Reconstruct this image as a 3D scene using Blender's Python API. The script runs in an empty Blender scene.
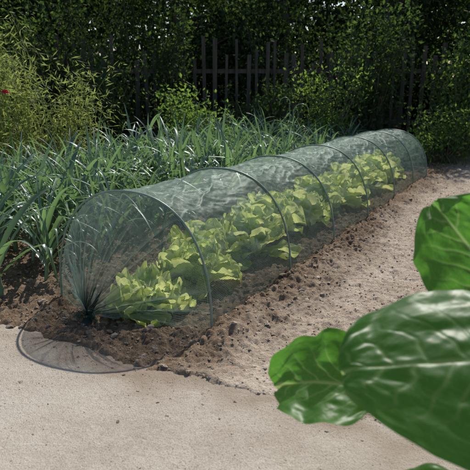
import bpy, math, random
import numpy as np
from mathutils import Vector, Matrix
rng=np.random.default_rng(7); random.seed(7)
scene=bpy.context.scene
C=np.array([-.382,2.077]); A=np.array([.465,.885]); A/=np.linalg.norm(A); Lf=np.array([-A[1],A[0]])
def W2(s,o): return C+A*s+Lf*o
def SO(x,y):
    dx=x-C[0]; dy=y-C[1]
    return dx*A[0]+dy*A[1], dx*Lf[0]+dy*Lf[1]
# ---------------------------------------------------------------- noise
def hsh(ix,iy,seed):
    h=np.sin(ix*127.1+iy*311.7+seed*74.7)*43758.5453
    return h-np.floor(h)
def vn(x,y,seed=0):
    x=np.asarray(x,float); y=np.asarray(y,float)
    ix=np.floor(x); iy=np.floor(y); fx=x-ix; fy=y-iy
    fx=fx*fx*(3-2*fx); fy=fy*fy*(3-2*fy)
    a=hsh(ix,iy,seed); b=hsh(ix+1,iy,seed); c=hsh(ix,iy+1,seed); d=hsh(ix+1,iy+1,seed)
    return (a*(1-fx)+b*fx)*(1-fy)+(c*(1-fx)+d*fx)*fy
def fbm(x,y,seed=0,o=3):
    r=0;a=1;t=0
    for i in range(o):
        r=r+a*vn(x*2**i+i*13.7,y*2**i-i*7.1,seed+i); t+=a; a*=.5
    return r/t
def sstep(a,b,x):
    t=np.clip((x-a)/(b-a),0,1); return t*t*(3-2*t)
PAVE_S=-.285; PAVE_O=-1.24
def pathmask(x,y):
    s,o=SO(x,y)
    return sstep(-.34,-.64,o+.25*(fbm(x*3,y*3,5)-.5)+.12*(fbm(x*14,y*14,6)-.5))
def edgeS(x,y): # ragged edge of the paving
    return PAVE_S+.06*(fbm(x*4,y*4,31)-.5)+.07*(fbm(x*20,y*20,32,4)-.5)
def ground_h(x,y):
    x=np.asarray(x,float); y=np.asarray(y,float)
    s,o=SO(x,y); p=pathmask(x,y)
    h=.03*(fbm(x*1.3,y*1.3,1)-.5)
    rough=1-.50*p
    h=h+rough*(.028*(fbm(x*9,y*9,2)-.5)+.026*np.abs(vn(x*21,y*21,3)-.5)+.020*np.abs(vn(x*37+4,y*37,14)-.5)+.018*vn(x*55,y*55,4)+.012*vn(x*105,y*105,8))
    h=h+.045*np.exp(-((np.abs(o)-.39)/.07)**2)*sstep(-.2,.05,s)*sstep(4.2,3.9,s)*fbm(x*7,y*7,9)
    h=h-.014
    d=edgeS(x,y)-s; pv=(o>PAVE_O)
    near=np.exp(-(np.clip(-d,0,9)/.12))*pv
    h=h*(1-near)+near*(.011+h*.5)
    inp=sstep(-.02,.07,d)*sstep(PAVE_O,PAVE_O+.03,o)
    return h*(1-inp)-.03*inp
def pave_h(x,y): return .004+.008*(fbm(x*1.6,y*1.6,42)-.5)+.003*(fbm(x*14,y*14,43)-.5)
# ---------------------------------------------------------------- mesh helpers
def mk(name,V,F,mat=None,smooth=True,attrs=None,uv=None,parent=None):
    V=np.asarray(V,float)
    me=bpy.data.meshes.new(name)
    me.from_pydata(V.tolist(),[],F if isinstance(F,list) else F.tolist())
    if attrs:
        for k,a in attrs.items():
            at=me.attributes.new(k,'FLOAT','POINT'); at.data.foreach_set('value',np.asarray(a,np.float32))
    if uv is not None:
        ul=me.uv_layers.new(name='UVMap')
        li=np.zeros(len(me.loops),np.int32); me.loops.foreach_get('vertex_index',li)
        ul.data.foreach_set('uv',np.asarray(uv,np.float32)[li].ravel())
    if smooth: me.polygons.foreach_set('use_smooth',[True]*len(me.polygons))
    if mat: me.materials.append(mat)
    me.update()
    ob=bpy.data.objects.new(name,me); scene.collection.objects.link(ob)
    if parent: ob.parent=parent
    return ob
def empty(name):
    e=bpy.data.objects.new(name,None); e.empty_display_size=.1; scene.collection.objects.link(e); return e
def gridfaces(nr,nc,off=0):
    i=np.arange(nr-1)[:,None]*nc+np.arange(nc-1)[None,:]
    i=i.ravel()+off
    return np.stack([i,i+1,i+nc+1,i+nc],1)
class Acc:
    def __init__(s): s.V=[];s.F=[];s.at={};s.n=0
    def add(s,V,F,**at):
        V=np.asarray(V,float); F=np.asarray(F)
        s.V.append(V); s.F.extend((F+s.n).tolist()); 
        for k,a in at.items():
            s.at.setdefault(k,[]).append(np.broadcast_to(np.asarray(a,float),(len(V),)))
        s.n+=len(V)
    def build(s,name,mat,smooth=True,parent=None):
        return mk(name,np.concatenate(s.V),s.F,mat,smooth,{k:np.concatenate(a) for k,a in s.at.items()},parent=parent)
def tube(pts,rad,nseg=8):
    pts=np.asarray(pts,float); n=len(pts); rad=np.broadcast_to(rad,(n,))
    T=np.gradient(pts,axis=0); T/=np.linalg.norm(T,axis=1)[:,None]+1e-9
    ref=np.array([.31,.17,.93]) 
    if abs(T.mean(0)@ref)>.9*np.linalg.norm(T.mean(0)): ref=np.array([1.,.1,0])
    N=np.cross(T,ref); N/=np.linalg.norm(N,axis=1)[:,None]+1e-9
    B=np.cross(T,N); a=np.linspace(0,2*math.pi,nseg,endpoint=False)
    V=(pts[:,None,:]+rad[:,None,None]*(np.cos(a)[None,:,None]*N[:,None,:]+np.sin(a)[None,:,None]*B[:,None,:])).reshape(-1,3)
    F=[]
    for i in range(n-1):
        for j in range(nseg):
            k=(j+1)%nseg
            F.append([i*nseg+j,i*nseg+k,(i+1)*nseg+k,(i+1)*nseg+j])
    return V,np.array(F)
# ---------------------------------------------------------------- materials
def newmat(name):
    m=bpy.data.materials.new(name); m.use_nodes=True
    nt=m.node_tree; nt.nodes.clear()
    out=nt.nodes.new('ShaderNodeOutputMaterial')
    return m,nt,out
def N(nt,t,**kw):
    n=nt.nodes.new(t)
    for k,v in kw.items():
        if k in n.inputs.keys(): n.inputs[k].default_value=v
        else: setattr(n,k,v)
    return n
def mixc(nt,fac,a,b,blend='MIX'):
    m=nt.nodes.new('ShaderNodeMix'); m.data_type='RGBA'; m.blend_type=blend
    for i,v in ((0,fac),(6,a),(7,b)):
        if isinstance(v,bpy.types.NodeSocket): nt.links.new(v,m.inputs[i])
        else: m.inputs[i].default_value=v if i==0 else (*v,1)
    return m.outputs[2]
def math_(nt,op,a,b=None,clamp=False):
    m=nt.nodes.new('ShaderNodeMath'); m.operation=op; m.use_clamp=clamp
    for i,v in ((0,a),(1,b)):
        if v is None: continue
        if isinstance(v,bpy.types.NodeSocket): nt.links.new(v,m.inputs[i])
        else: m.inputs[i].default_value=v
    return m.outputs[0]
def noise(nt,scale,detail=3,rough=.6,vec=None):
    n=N(nt,'ShaderNodeTexNoise',Scale=scale,Detail=detail,Roughness=rough)
    if vec is None:
        vec=nt.nodes.new('ShaderNodeTexCoord').outputs['Object']
    nt.links.new(vec,n.inputs['Vector'])
    return n.outputs['Fac']
def ramp(nt,fac,stops):
    r=nt.nodes.new('ShaderNodeValToRGB')
    while len(r.color_ramp.elements)<len(stops): r.color_ramp.elements.new(.5)
    for e,(p,c) in zip(r.color_ramp.elements,stops): e.position=p; e.color=(*c,1)
    nt.links.new(fac,r.inputs[0]); return r.outputs[0]
def bump(nt,h,strength=.5,dist=.01):
    b=N(nt,'ShaderNodeBump',Strength=strength,Distance=dist); nt.links.new(h,b.inputs['Height']); return b.outputs[0]
def attr(nt,name):
    a=nt.nodes.new('ShaderNodeAttribute'); a.attribute_name=name; return a.outputs['Fac']
def leafmat(name,ca,cb,tr,transf=.4,rough=.4,vein=None,nscale=0,bumpd=0,spec=.5,gloss=.08):
    m,nt,out=newmat(name); L=nt.links
    t=attr(nt,'tint')
    col=mixc(nt,t,ca,cb)
    tcol=mixc(nt,t,tr,tuple(min(1,c*1.35) for c in tr))
    if nscale:
        nz=noise(nt,nscale,2); col=mixc(nt,math_(nt,'MULTIPLY',nz,.6),col,tuple(c*.55 for c in ca))
    if vein:
        v=attr(nt,'vein'); col=mixc(nt,v,col,vein[0]); tcol=mixc(nt,v,tcol,vein[1])
    if nscale:
        p=N(nt,'ShaderNodeBsdfPrincipled',Roughness=rough); p.inputs['Specular IOR Level'].default_value=spec
        L.new(col,p.inputs['Base Color'])
        if bumpd: L.new(bump(nt,noise(nt,nscale*4,2),.5,bumpd),p.inputs['Normal'])
        po=p.outputs[0]
    else:
        d=N(nt,'ShaderNodeBsdfDiffuse'); L.new(col,d.inputs[0]); g=N(nt,'ShaderNodeBsdfGlossy',Roughness=rough); g.inputs[0].default_value=(.9,.95,1,1)
        mm=N(nt,'ShaderNodeMixShader'); mm.inputs[0].default_value=gloss; L.new(d.outputs[0],mm.inputs[1]); L.new(g.outputs[0],mm.inputs[2]); po=mm.outputs[0]
    tl=N(nt,'ShaderNodeBsdfTranslucent'); L.new(tcol,tl.inputs['Color'])
    mx=N(nt,'ShaderNodeMixShader'); mx.inputs[0].default_value=transf
    L.new(po,mx.inputs[1]); L.new(tl.outputs[0],mx.inputs[2]); L.new(mx.outputs[0],out.inputs[0])
    return m
def barkmat(name,ca,cb,sc=30):
    m,nt,out=newmat(name)
    tc=nt.nodes.new('ShaderNodeTexCoord'); mp=N(nt,'ShaderNodeMapping'); mp.inputs['Scale'].default_value=(1,1,.12)
    nt.links.new(tc.outputs['Object'],mp.inputs[0])
    n=noise(nt,sc,4,.7,mp.outputs[0]); col=ramp(nt,n,[(.3,ca),(.7,cb)])
    p=N(nt,'ShaderNodeBsdfPrincipled',Roughness=.85); nt.links.new(col,p.inputs['Base Color'])
    nt.links.new(bump(nt,n,.7,.01),p.inputs['Normal']); nt.links.new(p.outputs[0],out.inputs[0]); return m
# soil
def soilmat():
    m,nt,out=newmat('soil'); L=nt.links
    n1=noise(nt,5,5,.65); n2=noise(nt,70,4,.75); n3=noise(nt,300,2,.7)
    f=math_(nt,'ADD',math_(nt,'MULTIPLY',n1,.45),math_(nt,'MULTIPLY',n2,.55))
    bed=ramp(nt,f,[(.35,(.105,.068,.042)),(.5,(.235,.165,.108)),(.65,(.41,.305,.215))])
    pth=ramp(nt,f,[(.34,(.34,.26,.19)),(.5,(.58,.475,.37)),(.66,(.76,.66,.55))])
    col=mixc(nt,attr(nt,'path'),bed,pth)
    col=mixc(nt,math_(nt,'MULTIPLY',n3,.28),col,(.12,.085,.06),'MIX')
    p=N(nt,'ShaderNodeBsdfPrincipled',Roughness=.95); p.inputs['Specular IOR Level'].default_value=.1
    L.new(col,p.inputs['Base Color'])
    h=math_(nt,'ADD',n2,math_(nt,'MULTIPLY',n3,.6))
    L.new(bump(nt,h,.9,.013),p.inputs['Normal']); L.new(p.outputs[0],out.inputs[0]); return m
SOIL=soilmat()
def pavemat():
    m,nt,out=newmat('sandy_paving'); L=nt.links
    n1=noise(nt,1.7,5,.65); n2=noise(nt,38,5,.8); n3=noise(nt,330,3,.8); n4=noise(nt,110,3,.8)
    col=ramp(nt,math_(nt,'ADD',math_(nt,'MULTIPLY',n1,.6),math_(nt,'MULTIPLY',n2,.4)),[(.32,(.47,.40,.32)),(.5,(.66,.59,.495)),(.68,(.76,.70,.61))])
    sp=ramp(nt,n3,[(.36,(.42,.38,.33)),(.50,(1,1,1))])
    col=mixc(nt,.8,col,sp,'MULTIPLY')
    s2=ramp(nt,n4,[(.30,(.45,.40,.34)),(.40,(1,1,1))]); col=mixc(nt,.8,col,s2,'MULTIPLY')
    dn=math_(nt,'MULTIPLY',attr(nt,'dust'),math_(nt,'ADD',n2,.35),True)
    col=mixc(nt,dn,col,(.36,.275,.20))
    p=N(nt,'ShaderNodeBsdfPrincipled',Roughness=.9); L.new(col,p.inputs['Base Color']); p.inputs['Specular IOR Level'].default_value=.2
    L.new(bump(nt,math_(nt,'ADD',math_(nt,'ADD',n2,n4),n3),.9,.006),p.inputs['Normal']); L.new(p.outputs[0],out.inputs[0]); return m
PAVE=pavemat()
# ---------------------------------------------------------------- ground
gm,gnt,gout=newmat('far_ground')
gp=N(gnt,'ShaderNodeBsdfPrincipled',Roughness=.95); gnt.links.new(ramp(gnt,noise(gnt,3,5,.7),[(.35,(.035,.04,.018)),(.65,(.09,.08,.04))]),gp.inputs['Base Color']); gnt.links.new(gp.outputs[0],gout.inputs[0])
mk('ground',[(-90,-90,-.07),(90,-90,-.07),(90,90,-.07),(-90,90,-.07)],[[0,1,2,3]],gm)
xs=np.concatenate([np.linspace(-5,-1.6,110,endpoint=False),np.linspace(-1.6,2.2,640,endpoint=False),np.linspace(2.2,6,130)])
ys=np.concatenate([np.linspace(-2.5,.9,60,endpoint=False),np.linspace(.9,4.0,540,endpoint=False),np.linspace(4.0,9,230)])
X,Y=np.meshgrid(xs,ys); Z=ground_h(X,Y)
e=np.minimum(np.minimum(X+5,6-X),np.minimum(Y+2.5,9-Y)); Z=Z-.12*sstep(.25,0,e)
mk('garden_soil',np.stack([X.ravel(),Y.ravel(),Z.ravel()],1),gridfaces(len(ys),len(xs)),SOIL,True,{'path':pathmask(X,Y).ravel()})
def paving():
    so=np.linspace(PAVE_S+.08,-4.2,240); oo=np.linspace(PAVE_O,4.2,320)
    S,O=np.meshgrid(so,oo,indexing='ij')
    P=C[None,None]+A*S[...,None]+Lf*O[...,None]
    Zp=pave_h(P[...,0],P[...,1])
    d=edgeS(P[...,0],P[...,1])-S
    Zp=Zp-.02*sstep(-.01,-.04,d)
    V=np.concatenate([P,Zp[...,None]],-1).reshape(-1,3)
    F=gridfaces(240,320)[:,::-1]
    dust=(np.exp(-np.maximum(d-.03,0)/.13)*(fbm(P[...,0]*8,P[...,1]*8,44)*2.6-.45)).ravel()
    V=list(map(tuple,V)); F=F.tolist(); dd=list(dust)
    for lst in ([j for j in range(320)],[i*320 for i in range(240)]):
        st=len(V)
        for k in lst: V.append((V[k][0],V[k][1],-.06)); dd.append(1)
        for q in range(len(lst)-1): F.append([lst[q],lst[q+1],st+q+1,st+q])
    return mk('paving',V,F,PAVE,True,{'dust':np.clip(dd,0,1)})
paving()
def ico():
    t=(1+5**.5)/2
    V=np.array([(-1,t,0),(1,t,0),(-1,-t,0),(1,-t,0),(0,-1,t),(0,1,t),(0,-1,-t),(0,1,-t),(t,0,-1),(t,0,1),(-t,0,-1),(-t,0,1)],float)/1.9
    F=np.array([(0,11,5),(0,5,1),(0,1,7),(0,7,10),(0,10,11),(1,5,9),(5,11,4),(11,10,2),(10,7,6),(7,1,8),(3,9,4),(3,4,2),(3,2,6),(3,6,8),(3,8,9),(4,9,5),(2,4,11),(6,2,10),(8,6,7),(9,8,1)])
    return V,F
def stones(name,x,y,z,r,pa):
    V0,F0=ico(); n=len(x)
    V=V0[None]*(1+rng.uniform(-.5,.35,(n,12,1)))*r[:,None,None]*rng.uniform(.6,1.4,(n,1,3))
    a=rng.uniform(0,6.28,n); c,s_=np.cos(a)[:,None],np.sin(a)[:,None]
    V=np.stack([V[...,0]*c-V[...,1]*s_,V[...,0]*s_+V[...,1]*c,V[...,2]*.6],-1)+np.stack([x,y,z],1)[:,None]
    F=(F0[None]+np.arange(n)[:,None,None]*12).reshape(-1,3)
    mk(name,V.reshape(-1,3),F,SOIL,False,{'path':np.repeat(pa,12)})
def clods():
    n=46000
    x=rng.uniform(-1.6,2.6,n); y=.7+rng.beta(1.1,1.9,n)*6
    s,o=SO(x,y); d=edgeS(x,y)-s; onp=(d>.03)&(o>PAVE_O)
    keep=(~onp)|((rng.random(n)<np.exp(-(d-.03)/.08)*.9))
    x,y,s,o,onp=x[keep],y[keep],s[keep],o[keep],onp[keep]; n=len(x)
    p=pathmask(x,y)
    r=.0015+.0075*rng.random(n)**9+.0026*rng.random(n)**1.5; r*=np.where(p>.5,.85,1.25); r=np.where(onp,r*.6,r)
    z=np.where(onp,pave_h(x,y),ground_h(x,y))+r*.05
    stones('soil_clods',x,y,z,r,np.clip(p*1.2+rng.uniform(.1,.9,n),0,1.6))
    n=11000; x=rng.uniform(-1.4,.9,n); y=rng.uniform(.9,2.1,n); s,o=SO(x,y); d=edgeS(x,y)-s; k=(d>.02)&(o>PAVE_O+.02)&(fbm(x*5,y*5,88)>rng.uniform(.2,.75,n)); x,y=x[k],y[k]
    r=.0006+.0016*rng.random(len(x))**4
    stones('path_grit',x,y,pave_h(x,y)+r*.1,r,rng.uniform(.2,1,len(x)))
clods()
# ---------------------------------------------------------------- netting tunnel
HS=[0,.69,1.29,1.95,2.65,3.3,3.86]; HH=[.465,.46,.45,.445,.44,.43,.41]; HW=.335
tun=empty('netting_tunnel')
def prof(th,h,w):
    c=np.cos(th); return -w*np.sign(c)*np.abs(c)**.88, h*np.abs(np.sin(th))**.84
hoopm,nt,out=newmat('green_hoop')
p=N(nt,'ShaderNodeBsdfPrincipled',Roughness=.42); nt.links.new(ramp(nt,noise(nt,40,3),[(.3,(.15,.21,.17)),(.7,(.24,.31,.26))]),p.inputs['Base Color']); nt.links.new(p.outputs[0],out.inputs[0])
for i,(s,h) in enumerate(zip(HS,HH)):
    th=np.linspace(0,math.pi,70); o,z=prof(th,h+.006,HW+.006)
    P=C+A*(s+.012*np.sin(th*2+i))[:,None]+Lf*o[:,None]
    pts=np.concatenate([P,z[:,None]],1)
    pts=np.concatenate([[[*pts[0,:2],-.08]],pts,[[*pts[-1,:2],-.08]]])
    V,F=tube(pts,.0040,10); mk('hoop_%d'%(i+1),V,F,hoopm,parent=tun)
def netmesh():
    nth=220; th=np.linspace(0,math.pi,nth)
    rows=[];dens=[];sv=[]
    G0=np.array([-.13,.085,.035]); G1=np.array([HS[-1]+.22,0,.05])
    nf=80
    def gather(th,G,r):
        a=th*2; return np.stack([np.full_like(th,G[0]),G[1]-r*np.cos(a)*1.0,G[2]+r*np.sin(a)],1)
    o0,z0=prof(th,HH[0],HW)
    base=np.stack([np.zeros(nth),o0,z0],1)
    ph=fbm(th*4,th*0,77)*9
    for k in range(nf):
        t=1-k/nf
        g=gather(th,G0,.014)
        P=base*(1-t)+g*t
        bul=math.sin(math.pi*t)**.8
        P[:,0]-=.05*bul*np.sin(th)
        P[:,2]+=.02*bul*np.sin(th); 
        pl=np.sin(th*34+ph)+.5*np.sin(th*61+ph*1.7+t*2)
        amp=.018*math.sin(math.pi*min(1,t*1.02))**.7*(.4+.6*t)
        P[:,0]+=pl*amp; P[:,1]+=pl*amp*.5*np.sin(th)
        cr=(fbm(th*26+3,np.full(nth,t*14),71,2)-.5)*.014*math.sin(math.pi*t)
        P[:,0]+=cr
        P[:,2]=np.maximum(P[:,2],.004)
        rows.append(P); dens.append(np.full(nth,.8*max(0,(t-.5)/.5)**2+.08*t)+.44*t**.6*np.clip(pl-.35,0,1)+.10*np.clip(pl-.6,0,1)); sv.append(-.5*t)
    ss=np.linspace(0,HS[-1],860)
    for s in ss:
        i=min(np.searchsorted(HS,s,side='right')-1,len(HS)-2); f=(s-HS[i])/(HS[i+1]-HS[i])
        h=HH[i]*(1-f)+HH[i+1]*f; sag=math.sin(math.pi*f)
        o,z=prof(th,h+.002-.020*sag,HW+.002-.014*sag)
        nx=np.cos(th)*-1; nz=np.sin(th); loc=.25+.75*sag**.5
        fold=(fbm(th*5+s*1.8,s*5+th*0,61,3)-.5)*.020*(.25+.75*sag)
        rd=lambda v:1-np.abs(2*v-1)
        a1=rd(fbm(th*6-s*8,s*3.5+th*3,62,2)); a2=rd(fbm(th*11+s*13,s*7-th*4,67,2)); a3=rd(vn(th*30-s*8,s*34+th*7,68))
        fold+=(a1**5*.006+a2**5*.0035+a3**3*.0010)*loc
        fold+=(fbm(th*40+s*30,s*55-th*9,63,2)-.5)*.0024
        fold*=np.sin(th)**.3*.999+.001
        o=o+nx*fold; z=np.maximum(z+nz*fold,.0)
        hem=np.exp(-(np.sin(th)/.12)**2); o=o+np.sign(nx)*hem*.012*(fbm(np.full(nth,s*6.),th*2,66)-.2)
        rows.append(np.stack([np.full(nth,s),o,z],1))
        seam=max(math.exp(-((f)/.02)**2),math.exp(-((1-f)/.02)**2))
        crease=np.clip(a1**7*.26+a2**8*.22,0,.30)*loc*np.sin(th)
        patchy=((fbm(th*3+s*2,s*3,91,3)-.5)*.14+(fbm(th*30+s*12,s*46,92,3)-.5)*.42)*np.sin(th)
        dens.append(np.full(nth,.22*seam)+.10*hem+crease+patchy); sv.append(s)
    o1,z1=prof(th,HH[-1],HW); base=np.stack([np.full(nth,HS[-1]),o1,z1],1)
    for k in range(1,41):
        t=k/40; P=base*(1-t)+gather(th,G1,.02)*t
        bul=math.sin(math.pi*t)**.8; P[:,0]+=.08*bul*np.sin(th); P[:,2]+=.04*bul*np.sin(th)
        P[:,0]+=np.sin(th*34+ph)*.015*math.sin(math.pi*t)
        rows.append(P); dens.append(np.full(nth,.7*max(0,(t-.6)/.4)**2)); sv.append(HS[-1]+.5*t)
    R=np.array(rows); nr=len(R)
    XY=C+A*R[...,0:1]+Lf*R[...,1:2]; gz=ground_h(XY[...,0],XY[...,1])
    low=np.exp(-R[...,2]/.05); Z=R[...,2]+np.clip(gz,-.01,.03)*low
    V=np.concatenate([XY,Z[...,None]],-1).reshape(-1,3)
    arc=.58*th[None,:]*.62*np.ones((nr,1)); U=np.stack([arc*1.0,np.array(sv)[:,None]*np.ones((1,nth))],-1).reshape(-1,2)
    m,nt,out=newmat('green_netting'); L=nt.links
    uvn=nt.nodes.new('ShaderNodeUVMap'); uvn.uv_map='UVMap'
    sep=nt.nodes.new('ShaderNodeSeparateXYZ'); L.new(uvn.outputs[0],sep.inputs[0])
    cell=1/.0046
    fx=math_(nt,'FRACT',math_(nt,'MULTIPLY',sep.outputs[0],cell)); fy=math_(nt,'FRACT',math_(nt,'MULTIPLY',sep.outputs[1],cell))
    pat=math_(nt,'MAXIMUM',math_(nt,'LESS_THAN',fx,.15),math_(nt,'LESS_THAN',fy,.14))
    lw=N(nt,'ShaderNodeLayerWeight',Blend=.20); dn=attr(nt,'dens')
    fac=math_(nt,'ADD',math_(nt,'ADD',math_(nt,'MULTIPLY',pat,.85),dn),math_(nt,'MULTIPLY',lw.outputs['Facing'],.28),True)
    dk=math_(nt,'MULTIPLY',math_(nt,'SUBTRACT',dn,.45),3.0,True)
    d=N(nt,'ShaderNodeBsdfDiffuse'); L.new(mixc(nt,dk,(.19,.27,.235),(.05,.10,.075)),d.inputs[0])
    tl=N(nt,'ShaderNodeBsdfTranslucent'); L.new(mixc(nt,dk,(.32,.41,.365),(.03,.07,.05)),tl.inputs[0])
    gl=N(nt,'ShaderNodeBsdfGlossy',Roughness=.5); gl.inputs[0].default_value=(.80,.88,.84,1)
    m1=N(nt,'ShaderNodeMixShader'); m1.inputs[0].default_value=.35; L.new(d.outputs[0],m1.inputs[1]); L.new(tl.outputs[0],m1.inputs[2])
    m2=N(nt,'ShaderNodeMixShader'); m2.inputs[0].default_value=.07; L.new(m1.outputs[0],m2.inputs[1]); L.new(gl.outputs[0],m2.inputs[2])
    tr=N(nt,'ShaderNodeBsdfTransparent')
    m3=N(nt,'ShaderNodeMixShader'); L.new(fac,m3.inputs[0]); L.new(tr.outputs[0],m3.inputs[1]); L.new(m2.outputs[0],m3.inputs[2])
    L.new(m3.outputs[0],out.inputs[0])
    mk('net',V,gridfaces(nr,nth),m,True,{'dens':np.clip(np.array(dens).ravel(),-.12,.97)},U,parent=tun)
    acc=Acc(); g=np.array([*W2(-.13,.085),.03])
    for k in range(24):
        az=rng.uniform(-math.pi,math.pi); q=rng.uniform(.02,.06)
        d=np.array([*( -A*math.cos(az*.45)+Lf*math.sin(az*.6)),0]); 
        t=np.linspace(0,1,8)[:,None]; pts=g+d*q*t+np.array([0,0,1])*(.04*rng.random()*np.sin(t*2.6)-.012*t)+rng.normal(0,.002,(8,3))
        w=.002+.008*t[:,0]; sd=np.cross(d,[0,0,1.]); 
        V=np.concatenate([pts-sd*w[:,None],pts+sd*w[:,None]+np.array([0,0,.006])]); F=[[i,i+1,8+i+1,8+i] for i in range(7)]
        acc.add(V,F,dens=.45)
    for k in range(90):
        th_=math.pi*(.40+.26*rng.random()); o,z=prof(np.array([th_]),HH[0],HW)
        top=np.array([*W2(-.02,o[0]),z[0]]); q=rng.uniform(.2,.6); t=np.linspace(0,q,14)[:,None]
        pts=g+(top-g)*t+np.array([*(-A*.03),0])*np.sin(t*3)+rng.normal(0,.0006,(14,3)); w=.003+.014*t[:,0]*(1-t[:,0]/q*.8); sd=np.array([*Lf,0])
        V=np.concatenate([pts-sd*w[:,None],pts+sd*w[:,None]+np.array([*(A*.008),0])]); F=[[i,i+1,14+i+1,14+i] for i in range(13)]
        acc.add(V,F,dens=np.tile(np.clip(.40*(1-t[:,0]/q)**1.2,0.0,1),2))
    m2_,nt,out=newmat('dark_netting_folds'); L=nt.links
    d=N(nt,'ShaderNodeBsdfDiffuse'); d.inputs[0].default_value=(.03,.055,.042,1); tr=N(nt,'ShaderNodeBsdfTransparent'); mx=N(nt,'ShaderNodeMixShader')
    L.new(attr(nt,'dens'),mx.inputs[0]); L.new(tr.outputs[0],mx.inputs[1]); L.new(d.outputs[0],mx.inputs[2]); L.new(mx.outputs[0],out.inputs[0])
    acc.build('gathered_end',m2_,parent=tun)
    a=np.linspace(0,6.28*2,40); pts=np.stack([g[0]+.017*np.cos(a),g[1]+.017*np.sin(a)*.7,g[2]+.004*a/6+.012*np.sin(a)],1)
    V,F=tube(pts,.0022,6); mk('drawstring',V,F,hoopm,parent=tun)
netmesh()
# ---------------------------------------------------------------- leaf surface
def unit(v): v=np.asarray(v,float); return v/np.linalg.norm(v)
def leafsurf(base,d,nrm,L,Wd,bend=.6,cup=.3,ruf=.02,rf=9,nu=16,nv=11,seed=0,shape='cabbage',sideb=0):
    d=unit(d); nrm=np.asarray(nrm,float); nrm=unit(nrm-d*(nrm@d)); sd=np.cross(d,nrm)
    u=np.linspace(0,1,nu); v=np.linspace(-1,1,nv)
    ang=bend*(u**1.4); du=L/(nu-1)
    cx=np.cumsum(np.cos(ang))*du-du; cz=-np.cumsum(np.sin(ang))*du
    sb=sideb*u**2*L
    if shape=='cabbage': w=Wd*np.clip(np.sin(math.pi*np.clip(u*.93+.05,0,1)**.85),0,1)**.55*(.35+.65*sstep(0,.3,u))
    else: w=Wd*(.22+.78*sstep(.12,.6,u))*np.sqrt(np.clip(1-((u-.62)/.385).clip(0,1)**2.6,0,1))
    U,Vv=np.meshgrid(u,v,indexing='ij')
    wob=1+.10*(fbm(U*6+seed,np.sign(Vv)*3+seed*1.7,seed%50,2)-.5)*2*np.abs(Vv)
    lat=Vv*w[:,None]*wob
    edge=np.abs(Vv)**2.2+.8*sstep(.75,1,U)
    hh=cup*np.abs(Vv)**1.8*w[:,None]
    if shape=='cabbage':
        hh=hh+ruf*edge*(np.sin(U*rf*3.1+np.sign(Vv)*seed+2*np.sin(U*7+seed))+.45*np.sin(U*rf*6.3+Vv*5+seed*2))
        hh=hh+ruf*.5*(fbm(U*5+seed,Vv*3+seed,seed%40,3)-.5)
        q=(U*1.0-.42*np.abs(Vv)**.85*w[:,None]/Wd)*6.3+.43*(Vv>0)+1.1*(fbm(U*3.2+seed,Vv*2.6,3,3)-.5)
        fr=np.abs(q-np.round(q)); lw=.065*(1.1-np.abs(Vv))+.010
        vein=np.exp(-(fr/lw)**2)*.7*(1.02-np.abs(Vv)**2)
        q2=(U*1.0+.9*np.abs(Vv)*w[:,None]/Wd)*15+4.5*(fbm(U*6,Vv*6+seed,4)-.5); fr2=np.abs(q2-np.round(q2)); vein=np.maximum(vein,.20*np.exp(-(fr2/.08)**2))
        mid=np.exp(-(Vv*w[:,None]/(.045*Wd*(1.25-U)+1e-4))**2); vein=np.maximum(vein,mid)
        hh=hh-vein*.002*(L/.25)+ .0035*(L/.25)*(fbm(U*8+seed,Vv*5,9,2)-.5)*2
    else:
        rim=np.maximum(np.abs(Vv)**3,sstep(.72,1,U)**1.5)
        ph=np.arctan2(Vv,U-.45)
        hh=hh+ruf*.9*(fbm(U*5+seed,Vv*2.5+seed,seed%40,2)-.5)*1.6
        hh=hh+ruf*edge*np.sin(ph*rf*.8+seed)*.9
        hh=hh+ruf*rim*(.75*np.sin(ph*rf*2.3+seed*2+3*Vv)+.45*np.sin(ph*rf*4.4+seed))
        lat=lat*(1+.09*rim*np.sin(ph*rf*3.3+seed))
        hh=hh+.0035*(fbm(U*16+seed,Vv*9+seed,17,2)-.5)
        mid=np.exp(-(Vv*w[:,None]/(.10*Wd*(1.15-U)+1e-4))**2)*sstep(.85,.3,U); q=(U-.5*np.abs(Vv))*6; fr=np.abs(q-np.round(q))
        vein=np.maximum(mid,.35*np.exp(-(fr/.08)**2))
        hh=hh-vein*.002
    ca,sa=np.cos(ang)[:,None,None],np.sin(ang)[:,None,None]
    nl=ca*nrm+sa*d
    Pm=np.asarray(base,float)+cx[:,None]*d+cz[:,None]*nrm+sb[:,None]*sd
    P=Pm[:,None,:]+lat[...,None]*sd+hh[...,None]*nl
    return P.reshape(-1,3),gridfaces(nu,nv),vein.ravel(),(np.abs(Vv)*.5+U*.5).ravel()
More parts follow.
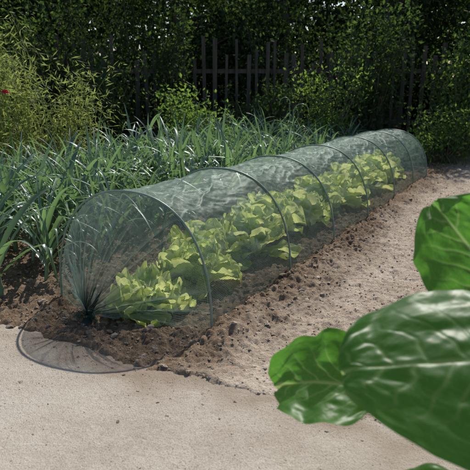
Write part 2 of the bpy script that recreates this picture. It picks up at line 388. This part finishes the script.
# ---------------------------------------------------------------- lettuces
LET=leafmat('lettuce_leaf',(.27,.39,.09),(.57,.66,.27),(.80,.93,.30),.54,.5,((.6,.66,.42),(.88,.95,.55)),gloss=.05)
def lettuce(s,o,R,H,seed,nl=26,flop=0):
    acc=Acc(); b=W2(s,o); z0=float(ground_h(b[0],b[1])); r=np.random.default_rng(seed)
    for k in range(nl):
        f=k/(nl-1); az=k*2.399+r.uniform(-.3,.3); el=math.radians(14+68*f**.8+r.uniform(-7,7)) if not flop else math.radians(5+40*f)
        Ln=R*(1.2-.3*f)*r.uniform(.85,1.15)*(1+.3*f*(H/R-1)); d=np.array([math.cos(az)*math.cos(el),math.sin(az)*math.cos(el),math.sin(el)])
        nrm=np.array([-math.cos(az)*math.sin(el),-math.sin(az)*math.sin(el),math.cos(el)])
        bp=np.array([b[0]+.02*math.cos(az)*(1-f),b[1]+.02*math.sin(az)*(1-f),z0+.012+.05*f])
        V,F,ve,ti=leafsurf(bp,d,nrm,Ln,Ln*r.uniform(.34,.44),bend=r.uniform(.2,1.0),cup=r.uniform(.15,.7),ruf=.012+.006*r.random(),rf=r.uniform(5,9),nu=34,nv=37,seed=int(r.integers(1,999)),shape='lettuce',sideb=r.uniform(-.25,.25))
        V[:,2]=np.maximum(V[:,2],z0+.003)
        acc.add(V,F,vein=ve*.6,tint=np.clip(ti*.8+r.uniform(-.3,.25),0,1))
    acc.build('lettuce',LET)
pos=[(.07,-.03,.125,.12,1),(.36,-.05,.145,.19,0),(.62,.06,.15,.23,0),(.90,-.05,.17,.26,0),(1.24,.03,.165,.24,0),(1.58,-.02,.17,.25,0),(1.92,.02,.175,.27,0),(2.24,-.03,.175,.26,0),(2.58,.02,.175,.27,0),(2.93,0,.18,.27,0),(3.3,0,.175,.26,0),(3.62,0,.165,.24,0)]
for i,(s,o,R,H,fl) in enumerate(pos): lettuce(s,o,R,H,100+i,30 if i<7 else 18,fl)
# ---------------------------------------------------------------- leeks
LEEK=leafmat('leek_leaf',(.085,.14,.095),(.18,.245,.165),(.22,.38,.12),.28,.38)
def strap(base,az,el0,Ln,Wd,droop,kink,r,n=16,twist=0):
    pts=[np.array(base,float)]; el=el0; a=az
    sides=[]
    for i in range(n):
        t=i/n
        sides.append(np.array([-math.sin(a+twist*t),math.cos(a+twist*t),.25*math.sin(twist*t*2)]))
        if i<n-1:
            el-=droop*(t**1.2)*2.2/n
            if kink and abs(t-kink)<.5/n: el-=1.2
            el=max(el,-1.45); a+=r.uniform(-.04,.04)
            pts.append(pts[-1]+Ln/n*np.array([math.cos(a)*math.cos(el),math.sin(a)*math.cos(el),math.sin(el)]))
    pts=np.array(pts); sides=np.array(sides); u=np.linspace(0,1,n); w=Wd*np.minimum(1,(1-u)**.65*1.35)*(.7+.3*sstep(0,.2,u))
    T=np.gradient(pts,axis=0); T/=np.linalg.norm(T,axis=1)[:,None]; NN=np.cross(T,sides); NN*=np.sign(NN[:,2:3]+1e-6)
    f=.55*(1-.5*u)[:,None]
    V=np.stack([pts-sides*w[:,None]+NN*w[:,None]*f,pts,pts+sides*w[:,None]+NN*w[:,None]*f],1).reshape(-1,3)
    return V,gridfaces(n,3)
def leekmesh(seed):
    r=np.random.default_rng(seed); acc=Acc(); fan=r.uniform(0,3.14)
    V,F=tube([(0,0,-.03),(0,0,.06),(.004,0,.15),(.006,0,.20)],[.011,.0115,.0125,.008],10); acc.add(V,F,tint=1.0)
    nl=int(r.integers(10,15))
    for k in range(nl):
        f=k/nl; az=fan+math.pi*(k%2)+r.normal(0,.5); el=math.radians(44+40*f+r.uniform(-10,10))
        V,F=strap((.004*math.cos(az),.004*math.sin(az),.07+.12*f),az,el,r.uniform(.34,.62)*(1-.1*f),r.uniform(.007,.0165),r.uniform(.4,2.6)*(1.15-.5*f),(r.uniform(.35,.8) if r.random()<.3 else 0),r,twist=r.uniform(-1.1,1.1))
        V[:,2]=np.maximum(V[:,2],.005)
        acc.add(V,F,tint=np.clip(r.uniform(-.1,1.2),0,1.2))
    me=acc.build('leek_proto',LEEK); m=me.data; bpy.data.objects.remove(me); return m
LM=[leekmesh(200+i) for i in range(18)]
bed=empty('leek_bed'); cnt=0
for o in np.arange(.60,1.95,.20):
    for s in np.arange(-.05,4.9,.15):
        if s<.1 and o>1.3: continue
        s_=s+rng.uniform(-.05,.05); oo=o+rng.uniform(-.05,.05); p=W2(s_,oo)
        if p[0]<-2.6: continue
        cnt+=1
        ob=bpy.data.objects.new('leek_%d'%cnt,LM[int(rng.integers(18))]); scene.collection.objects.link(ob); ob.parent=bed
        ob.location=(p[0],p[1],float(ground_h(p[0],p[1]))); ob.rotation_euler=(rng.uniform(-.14,.14),rng.uniform(-.14,.14),rng.uniform(0,6.28)); k=rng.uniform(.68,1.04); ob.scale=(k,k,k)
acc=Acc()
for (s,o,h,dx) in [(3.0,.60,.66,.10),(3.4,.80,.70,-.08)]:
    p=W2(s,o); a=np.linspace(0,math.pi*1.05,14); st=np.linspace(0,h-.06,14)
    x=np.concatenate([np.full(14,p[0])+.01*np.sin(st*6),p[0]+abs(dx)*.6*(1-np.cos(a))*np.sign(dx)]); z=np.concatenate([st,h-.06+.06*np.sin(a)])
    V,F=tube(np.stack([x,np.full(28,p[1]),z],1),np.linspace(.006,.0035,28),6); acc.add(V,F,tint=1.2)
acc.build('leek_flower_stalks',LEEK)
# ---------------------------------------------------------------- generic foliage
def leaves(acc,cent,spread,n,size,r,narrow=.5,up=0.0,tint=(0,1),shell=False):
    cent=np.asarray(cent,float)
    g=r.normal(0,1,(n,3)); 
    if shell: g/=np.linalg.norm(g,axis=1)[:,None]; g*=r.uniform(.55,1.05,(n,1))
    P=cent+g*np.asarray(spread)
    P[:,2]=np.maximum(P[:,2],.02)
    d=r.normal(0,1,(n,3)); d[:,2]+=up; d/=np.linalg.norm(d,axis=1)[:,None]
    e=np.cross(d,r.normal(0,1,(n,3))); e/=np.linalg.norm(e,axis=1)[:,None]; nn=np.cross(d,e)
    L=size*r.uniform(.6,1.3,(n,1)); w=L*narrow
    V=np.stack([P,P+d*L*.5+e*w*.5+nn*w*.15,P+d*L,P+d*L*.5-e*w*.5+nn*w*.15],1).reshape(-1,3)
    F=np.arange(n*4).reshape(n,4); acc.add(V,F,tint=np.repeat(r.uniform(*tint,n),4))
BARK=barkmat('bark',(.05,.04,.03),(.17,.14,.10))
TL=leafmat('tree_leaf',(.012,.027,.009),(.034,.060,.017),(.055,.10,.018),.30,.6,gloss=.02)
SL=leafmat('shrub_leaf',(.045,.085,.022),(.11,.17,.05),(.28,.45,.07),.42,.5,gloss=.04)
SD=leafmat('dark_shrub_leaf',(.020,.043,.015),(.05,.085,.028),(.11,.19,.032),.36,.5,gloss=.03)
BL=leafmat('bamboo_leaf',(.12,.16,.045),(.24,.27,.10),(.36,.44,.11),.42,.5,gloss=.05)
def tree(x,y,h,cr,seed,n=9000):
    r=np.random.default_rng(seed); e_=empty('tree')
    t=np.linspace(0,1,9); V,F=tube(np.stack([x+.12*np.sin(t*3+seed),y+.1*np.cos(t*2.5+seed),t*h*.8],1),.085*(1-.75*t)+.01,9)
    acc=Acc(); acc.add(V,F); cl=[]
    for k in range(16):
        zz=h*r.uniform(.12,.8); az=r.uniform(0,6.28); ln=cr*r.uniform(.5,1.0)*(1-.3*zz/h); tt=np.linspace(0,1,7)
        pts=np.stack([x+math.cos(az)*ln*tt,y+math.sin(az)*ln*tt,zz+ln*.45*tt-.15*tt**2],1)+r.normal(0,.02,(7,3)); V,F=tube(pts,.028*(1-.85*tt)+.003,6); acc.add(V,F)
        cl+= [pts[-1],pts[4],pts[5]+r.normal(0,.2,3)]
    acc.build('trunk_and_limbs',BARK,parent=e_)
    la=Acc()
    for c in cl: leaves(la,c,(cr*.20,cr*.20,h*.065),n//len(cl),.075,r,.55,-.3)
    leaves(la,(x,y,h*.62),(cr*.5,cr*.45,h*.2),n//5,.075,r,.55,-.3)
    la.build('crown',TL,False,parent=e_)
k=0
for (x,y,h,cr) in [(-4.2,8.8,3.7,1.3),(-2.6,9.4,4.0,1.35),(-.9,8.7,3.7,1.3),(.7,9.2,4.0,1.35),(2.2,8.8,3.6,1.25),(3.7,9.3,4.0,1.35),(5.2,8.8,3.7,1.3),(6.7,9.5,3.9,1.3)]:
    tree(x,y,h,cr,300+k,8000); k+=1
r=np.random.default_rng(5); acc=Acc()
for i in range(230):
    x=-8+18*r.random(); z=r.uniform(.05,3.0); leaves(acc,(x,11.4+r.normal(0,.3),z),(.6,.35,.4),290,.15,r,.7,0,shell=True)
for i in range(90):
    x=-8+18*i/90; leaves(acc,(x,11.4,.35),(.35,.3,.35),220,.15,r,.7,0)
hg=acc.build('hedge',TL,False)
acc=Acc()
for i in range(40):
    x=-8+18*i/40+r.normal(0,.1); t=np.linspace(0,1,6); v,f=tube(np.stack([x+.15*t,11.5+.2*np.sin(t*4+i),t*2.8],1),.035*(1.1-t),6); acc.add(v,f)
acc.build('hedge_stems',BARK,parent=hg)
# ---------------------------------------------------------------- fence, overgrown
WOOD=barkmat('old_wood',(.045,.037,.029),(.13,.105,.08),40)
fe=empty('wooden_fence'); r=np.random.default_rng(8)
def box(cx,cy,cz,sx,sy,sz,tilt=0):
    v=np.array([(a*sx,b*sy,c*sz) for c in (-.5,.5) for a,b in ((-.5,-.5),(.5,-.5),(.5,.5),(-.5,.5))])
    v[:,0]+=tilt*v[:,2]
    return v+np.array([cx,cy,cz]),[[0,3,2,1],[0,1,5,4],[1,2,6,5],[2,3,7,6],[3,0,4,7],[4,5,6,7]]
V=[];F=[]
def addb(*a,**k):
    v,f=box(*a,**k); n=len(V); V.extend(v.tolist()); F.extend([[i+n for i in q] for q in f])
x=-5; FY=7.45
while x<8:
    h=1.22+r.uniform(-.2,.15)
    if r.random()>.06: addb(x,FY+r.uniform(-.004,.004),h/2,r.uniform(.03,.055),.018,h,tilt=r.uniform(-.03,.03))
    x+=r.uniform(.08,.14)
mk('palings',V,F,WOOD,False,parent=fe); V=[];F=[]
for z in (.35,.95): addb(1.5,FY+.035,z,13,.035,.05)
for q in range(7): addb(-5+2.05*q,FY+.11,.55,.1,.1,1.2,tilt=r.uniform(-.03,.03))
mk('rails_and_posts',V,F,WOOD,False,parent=fe)
# ---------------------------------------------------------------- shrubs
def shrub(name,x,y,h,rad,n,seed,mat=SL,size=.055,narrow=.5):
    r=np.random.default_rng(seed); e_=empty(name); acc=Acc(); la=Acc()
    for k in range(14):
        az=r.uniform(0,6.28); q=rad*r.uniform(.3,1); hh=h*r.uniform(.5,1); t=np.linspace(0,1,7)
        pts=np.stack([x+math.cos(az)*q*t,y+math.sin(az)*q*t*.7,hh*t**.8],1)+r.normal(0,.012,(7,3)); v,f=tube(pts,.010*(1.15-t),5); acc.add(v,f)
        for j in (2,3,5,6): leaves(la,pts[j],(rad*.22,rad*.22,h*.09),n//56,size,r,narrow,.2)
    acc.build('stems',BARK,parent=e_); la.build('foliage',mat,False,parent=e_)
for i,(x,y,h,rd,n,mt,sz) in enumerate([(-2.9,6.3,1.4,.7,3600,SD,.06),(-1.5,6.9,1.1,.55,2800,SD,.055),(-.5,6.4,.75,.5,2600,SL,.045),(.3,6.9,.8,.4,2200,SD,.05),(1.0,6.5,.95,.45,2600,SL,.04),(1.5,6.9,1.7,.45,2600,SD,.06),(2.2,6.3,.55,.4,2200,SL,.04),(2.9,6.2,.85,.45,3000,SL,.05),(3.5,6.3,1.25,.5,3200,SL,.065),(4.4,6.4,1.6,.65,3600,SD,.06),(-3.9,6.4,1.7,.8,3000,SD,.06),(1.75,6.15,.3,.3,1300,SL,.04),(2.55,7.0,1.3,.45,2600,SL,.05),(.45,8.0,2.0,.6,2800,SD,.06),(-.7,7.2,1.7,.3,1700,SD,.06),(3.3,7.2,1.8,.6,3200,SD,.06),(-2.2,7.3,1.7,.5,2600,SD,.06),(1.9,8.0,2.0,.6,2800,SD,.06),(-1.3,8.0,2.2,.6,2800,SD,.06)]):
    shrub('shrub',x,y,h,rd,n,400+i,mt,sz)
def bamboo(x,y,h,rad,seed,nst=34):
    r=np.random.default_rng(seed); e_=empty('bamboo_clump'); acc=Acc(); la=Acc()
    for k in range(nst):
        bx=x+r.normal(0,rad*.4); by=y+r.normal(0,rad*.3); hh=h*r.uniform(.6,1.05); az=r.uniform(0,6.28); t=np.linspace(0,1,12); ln=r.uniform(.05,.4)
        pts=np.stack([bx+math.cos(az)*ln*t**2.2,by+math.sin(az)*ln*t**2.2,hh*(t-.08*t**3)],1); v,f=tube(pts,.006*(1.2-t),5); acc.add(v,f,tint=.6)
        for j in range(2,12): leaves(la,pts[j],(.06,.06,.05),13,.065,r,.15,-.2,tint=(0,1))
    acc.build('canes',BL,parent=e_); la.build('leaves',BL,False,parent=e_)
bamboo(-1.85,4.85,1.35,.5,1,34); bamboo(-2.45,4.6,1.5,.6,2,32); bamboo(-1.5,5.3,1.05,.4,3,20)
rm,nt,out=newmat('red_petal'); p=N(nt,'ShaderNodeBsdfPrincipled',Roughness=.5); nt.links.new(ramp(nt,noise(nt,60),[(.3,(.45,.01,.05)),(.7,(.75,.05,.15))]),p.inputs['Base Color']); nt.links.new(p.outputs[0],out.inputs[0])
re=empty('rose'); acc=Acc()
for k in range(9):
    az=k*2.4; el=.2+.13*k; d=(math.cos(az)*math.cos(el),math.sin(az)*math.cos(el),math.sin(el)); nr=(-math.cos(az)*math.sin(el),-math.sin(az)*math.sin(el),math.cos(el))
    v,f,_,_=leafsurf((-1.55,4.15,.76),d,nr,.03,.018,bend=.3,cup=.5,ruf=.002,nu=6,nv=5,seed=k); acc.add(v,f)
acc.build('petals',rm,parent=re); v,f=tube([(-1.55,4.15,.76),(-1.56,4.2,.5),(-1.55,4.25,0)],[.003,.004,.005],6); mk('stem',v,f,SL,parent=re,attrs={'tint':np.full(len(v),.5)})
acc=Acc(); r=np.random.default_rng(12)
for k in range(1300):
    x=r.uniform(-3,6); y=r.uniform(5.95,6.8); 
    v,f=strap((x,y,0),r.uniform(0,6.28),r.uniform(.8,1.5),r.uniform(.08,.28),.005,r.uniform(.3,1.5),0,r,n=6); acc.add(v,f,tint=r.random())
acc.build('grass_tufts',SL)
# ---------------------------------------------------------------- cabbage plant (foreground)
CAB=leafmat('cabbage_leaf',(.032,.085,.024),(.052,.128,.032),(.14,.42,.04),.38,.44,((.17,.28,.12),(.50,.70,.22)),14,0,.34)
cb=empty('cabbage_plant'); acc=Acc(); st=Acc(); root=np.array([.47,.86,0.])
top=root+np.array([0,0,.26])
v,f=tube([root-[0,0,.05],root+[.005,0,.1],root+[0,.004,.2],top],[.02,.02,.022,.016],10); st.add(v,f,vein=1.,tint=.5)
def cab(base,tip,nrm,Wd,bend,cup,ruf,rf,seed,nu=110,nv=110,lenk=1.0):
    base=np.array(base);tip=np.array(tip); L=np.linalg.norm(tip-base)*lenk
    V,F,ve,ti=leafsurf(base,tip-base,nrm,L,Wd,bend,cup,ruf,rf,nu,nv,seed)
    acc.add(V,F,vein=ve,tint=ti)
    z=.10+.16*min(1,max(0,(base[2]-.1)/.4)); s0=root+np.array([0,0,z]); m=(s0+base)/2+np.array([0,0,-.03]); t=np.linspace(0,1,10)[:,None]
    dd=unit(tip-base)*.05
    pts=(1-t)**2*s0+2*t*(1-t)*m+t*t*(base+dd*.3); v,f=tube(pts,np.linspace(.010,.006,10),8); st.add(v,f,vein=1.,tint=.5)
cab((.480,.935,.470),(.345,1.040,.648),(-.3,-.85,.25),.100,.30,.25,.009,3,3)
cab((.445,.720,.492),(.140,.700,.518),(.0,-.55,.83),.134,.42,-.10,.008,3,12)
cab((.255,.875,.362),(.045,.935,.380),(.1,-.6,.8),.088,.8,.30,.011,4,21)
cab((.50,.93,.40),(.66,1.1,.52),(-.3,-.6,.6),.12,.6,.3,.008,3,33)
cab((.53,.80,.36),(.74,.74,.45),(-.1,-.1,1),.12,.7,.2,.008,3,41)
cab((.40,.78,.25),(.24,.66,.24),(0,-.2,1),.10,.7,.2,.010,4,52)
cab((.46,.74,.27),(.42,.52,.27),(0,.2,1),.11,.7,.2,.010,4,63)
cab((.50,.96,.25),(.46,1.15,.24),(0,-.2,1),.09,.8,.2,.010,4,74)
for k in range(7):
    az=k*2.4; el=1.0+.06*k; d=np.array([math.cos(az)*math.cos(el),math.sin(az)*math.cos(el),math.sin(el)]); b=top-[0,0,.03]+.01*d
    V,F,ve,ti=leafsurf(b,d,(-math.cos(az)*math.sin(el),-math.sin(az)*math.sin(el),math.cos(el)),.13,.06,-.5,.6,.004,4,30,30,80+k); acc.add(V,F,vein=ve,tint=ti)
acc.build('leaves',CAB,parent=cb); st.build('stem_and_petioles',CAB,parent=cb)
# ---------------------------------------------------------------- light, sky, camera
ts=Vector((.17,.43,.48)).normalized()
sun=bpy.data.lights.new('sun','SUN'); sun.energy=5.0; sun.angle=math.radians(.5); sun.color=(1,.955,.88)
so=bpy.data.objects.new('sun',sun); so.rotation_euler=ts.to_track_quat('Z','Y').to_euler(); so.location=(2,6,8); scene.collection.objects.link(so)
w=bpy.data.worlds.new('World'); scene.world=w; w.use_nodes=True; nt=w.node_tree; nt.nodes.clear()
sk=nt.nodes.new('ShaderNodeTexSky'); sk.sky_type='NISHITA'; sk.sun_disc=False; sk.sun_elevation=math.asin(ts.z); sk.sun_rotation=math.atan2(ts.x,ts.y)
bg=nt.nodes.new('ShaderNodeBackground'); bg.inputs[1].default_value=.11; o=nt.nodes.new('ShaderNodeOutputWorld'); nt.links.new(sk.outputs[0],bg.inputs[0]); nt.links.new(bg.outputs[0],o.inputs[0])
cam=bpy.data.cameras.new('camera'); co=bpy.data.objects.new('camera',cam); scene.collection.objects.link(co); scene.camera=co
cam.sensor_width=36; cam.lens=36*600/470; cam.clip_start=.02; cam.clip_end=500
co.location=(0,0,.85); co.rotation_euler=(math.radians(90-14.5),0,0)
cam.dof.use_dof=True; cam.dof.focus_distance=2.6; cam.dof.aperture_fstop=8
scene.view_settings.view_transform='Standard'; scene.view_settings.look='None'; scene.view_settings.exposure=0
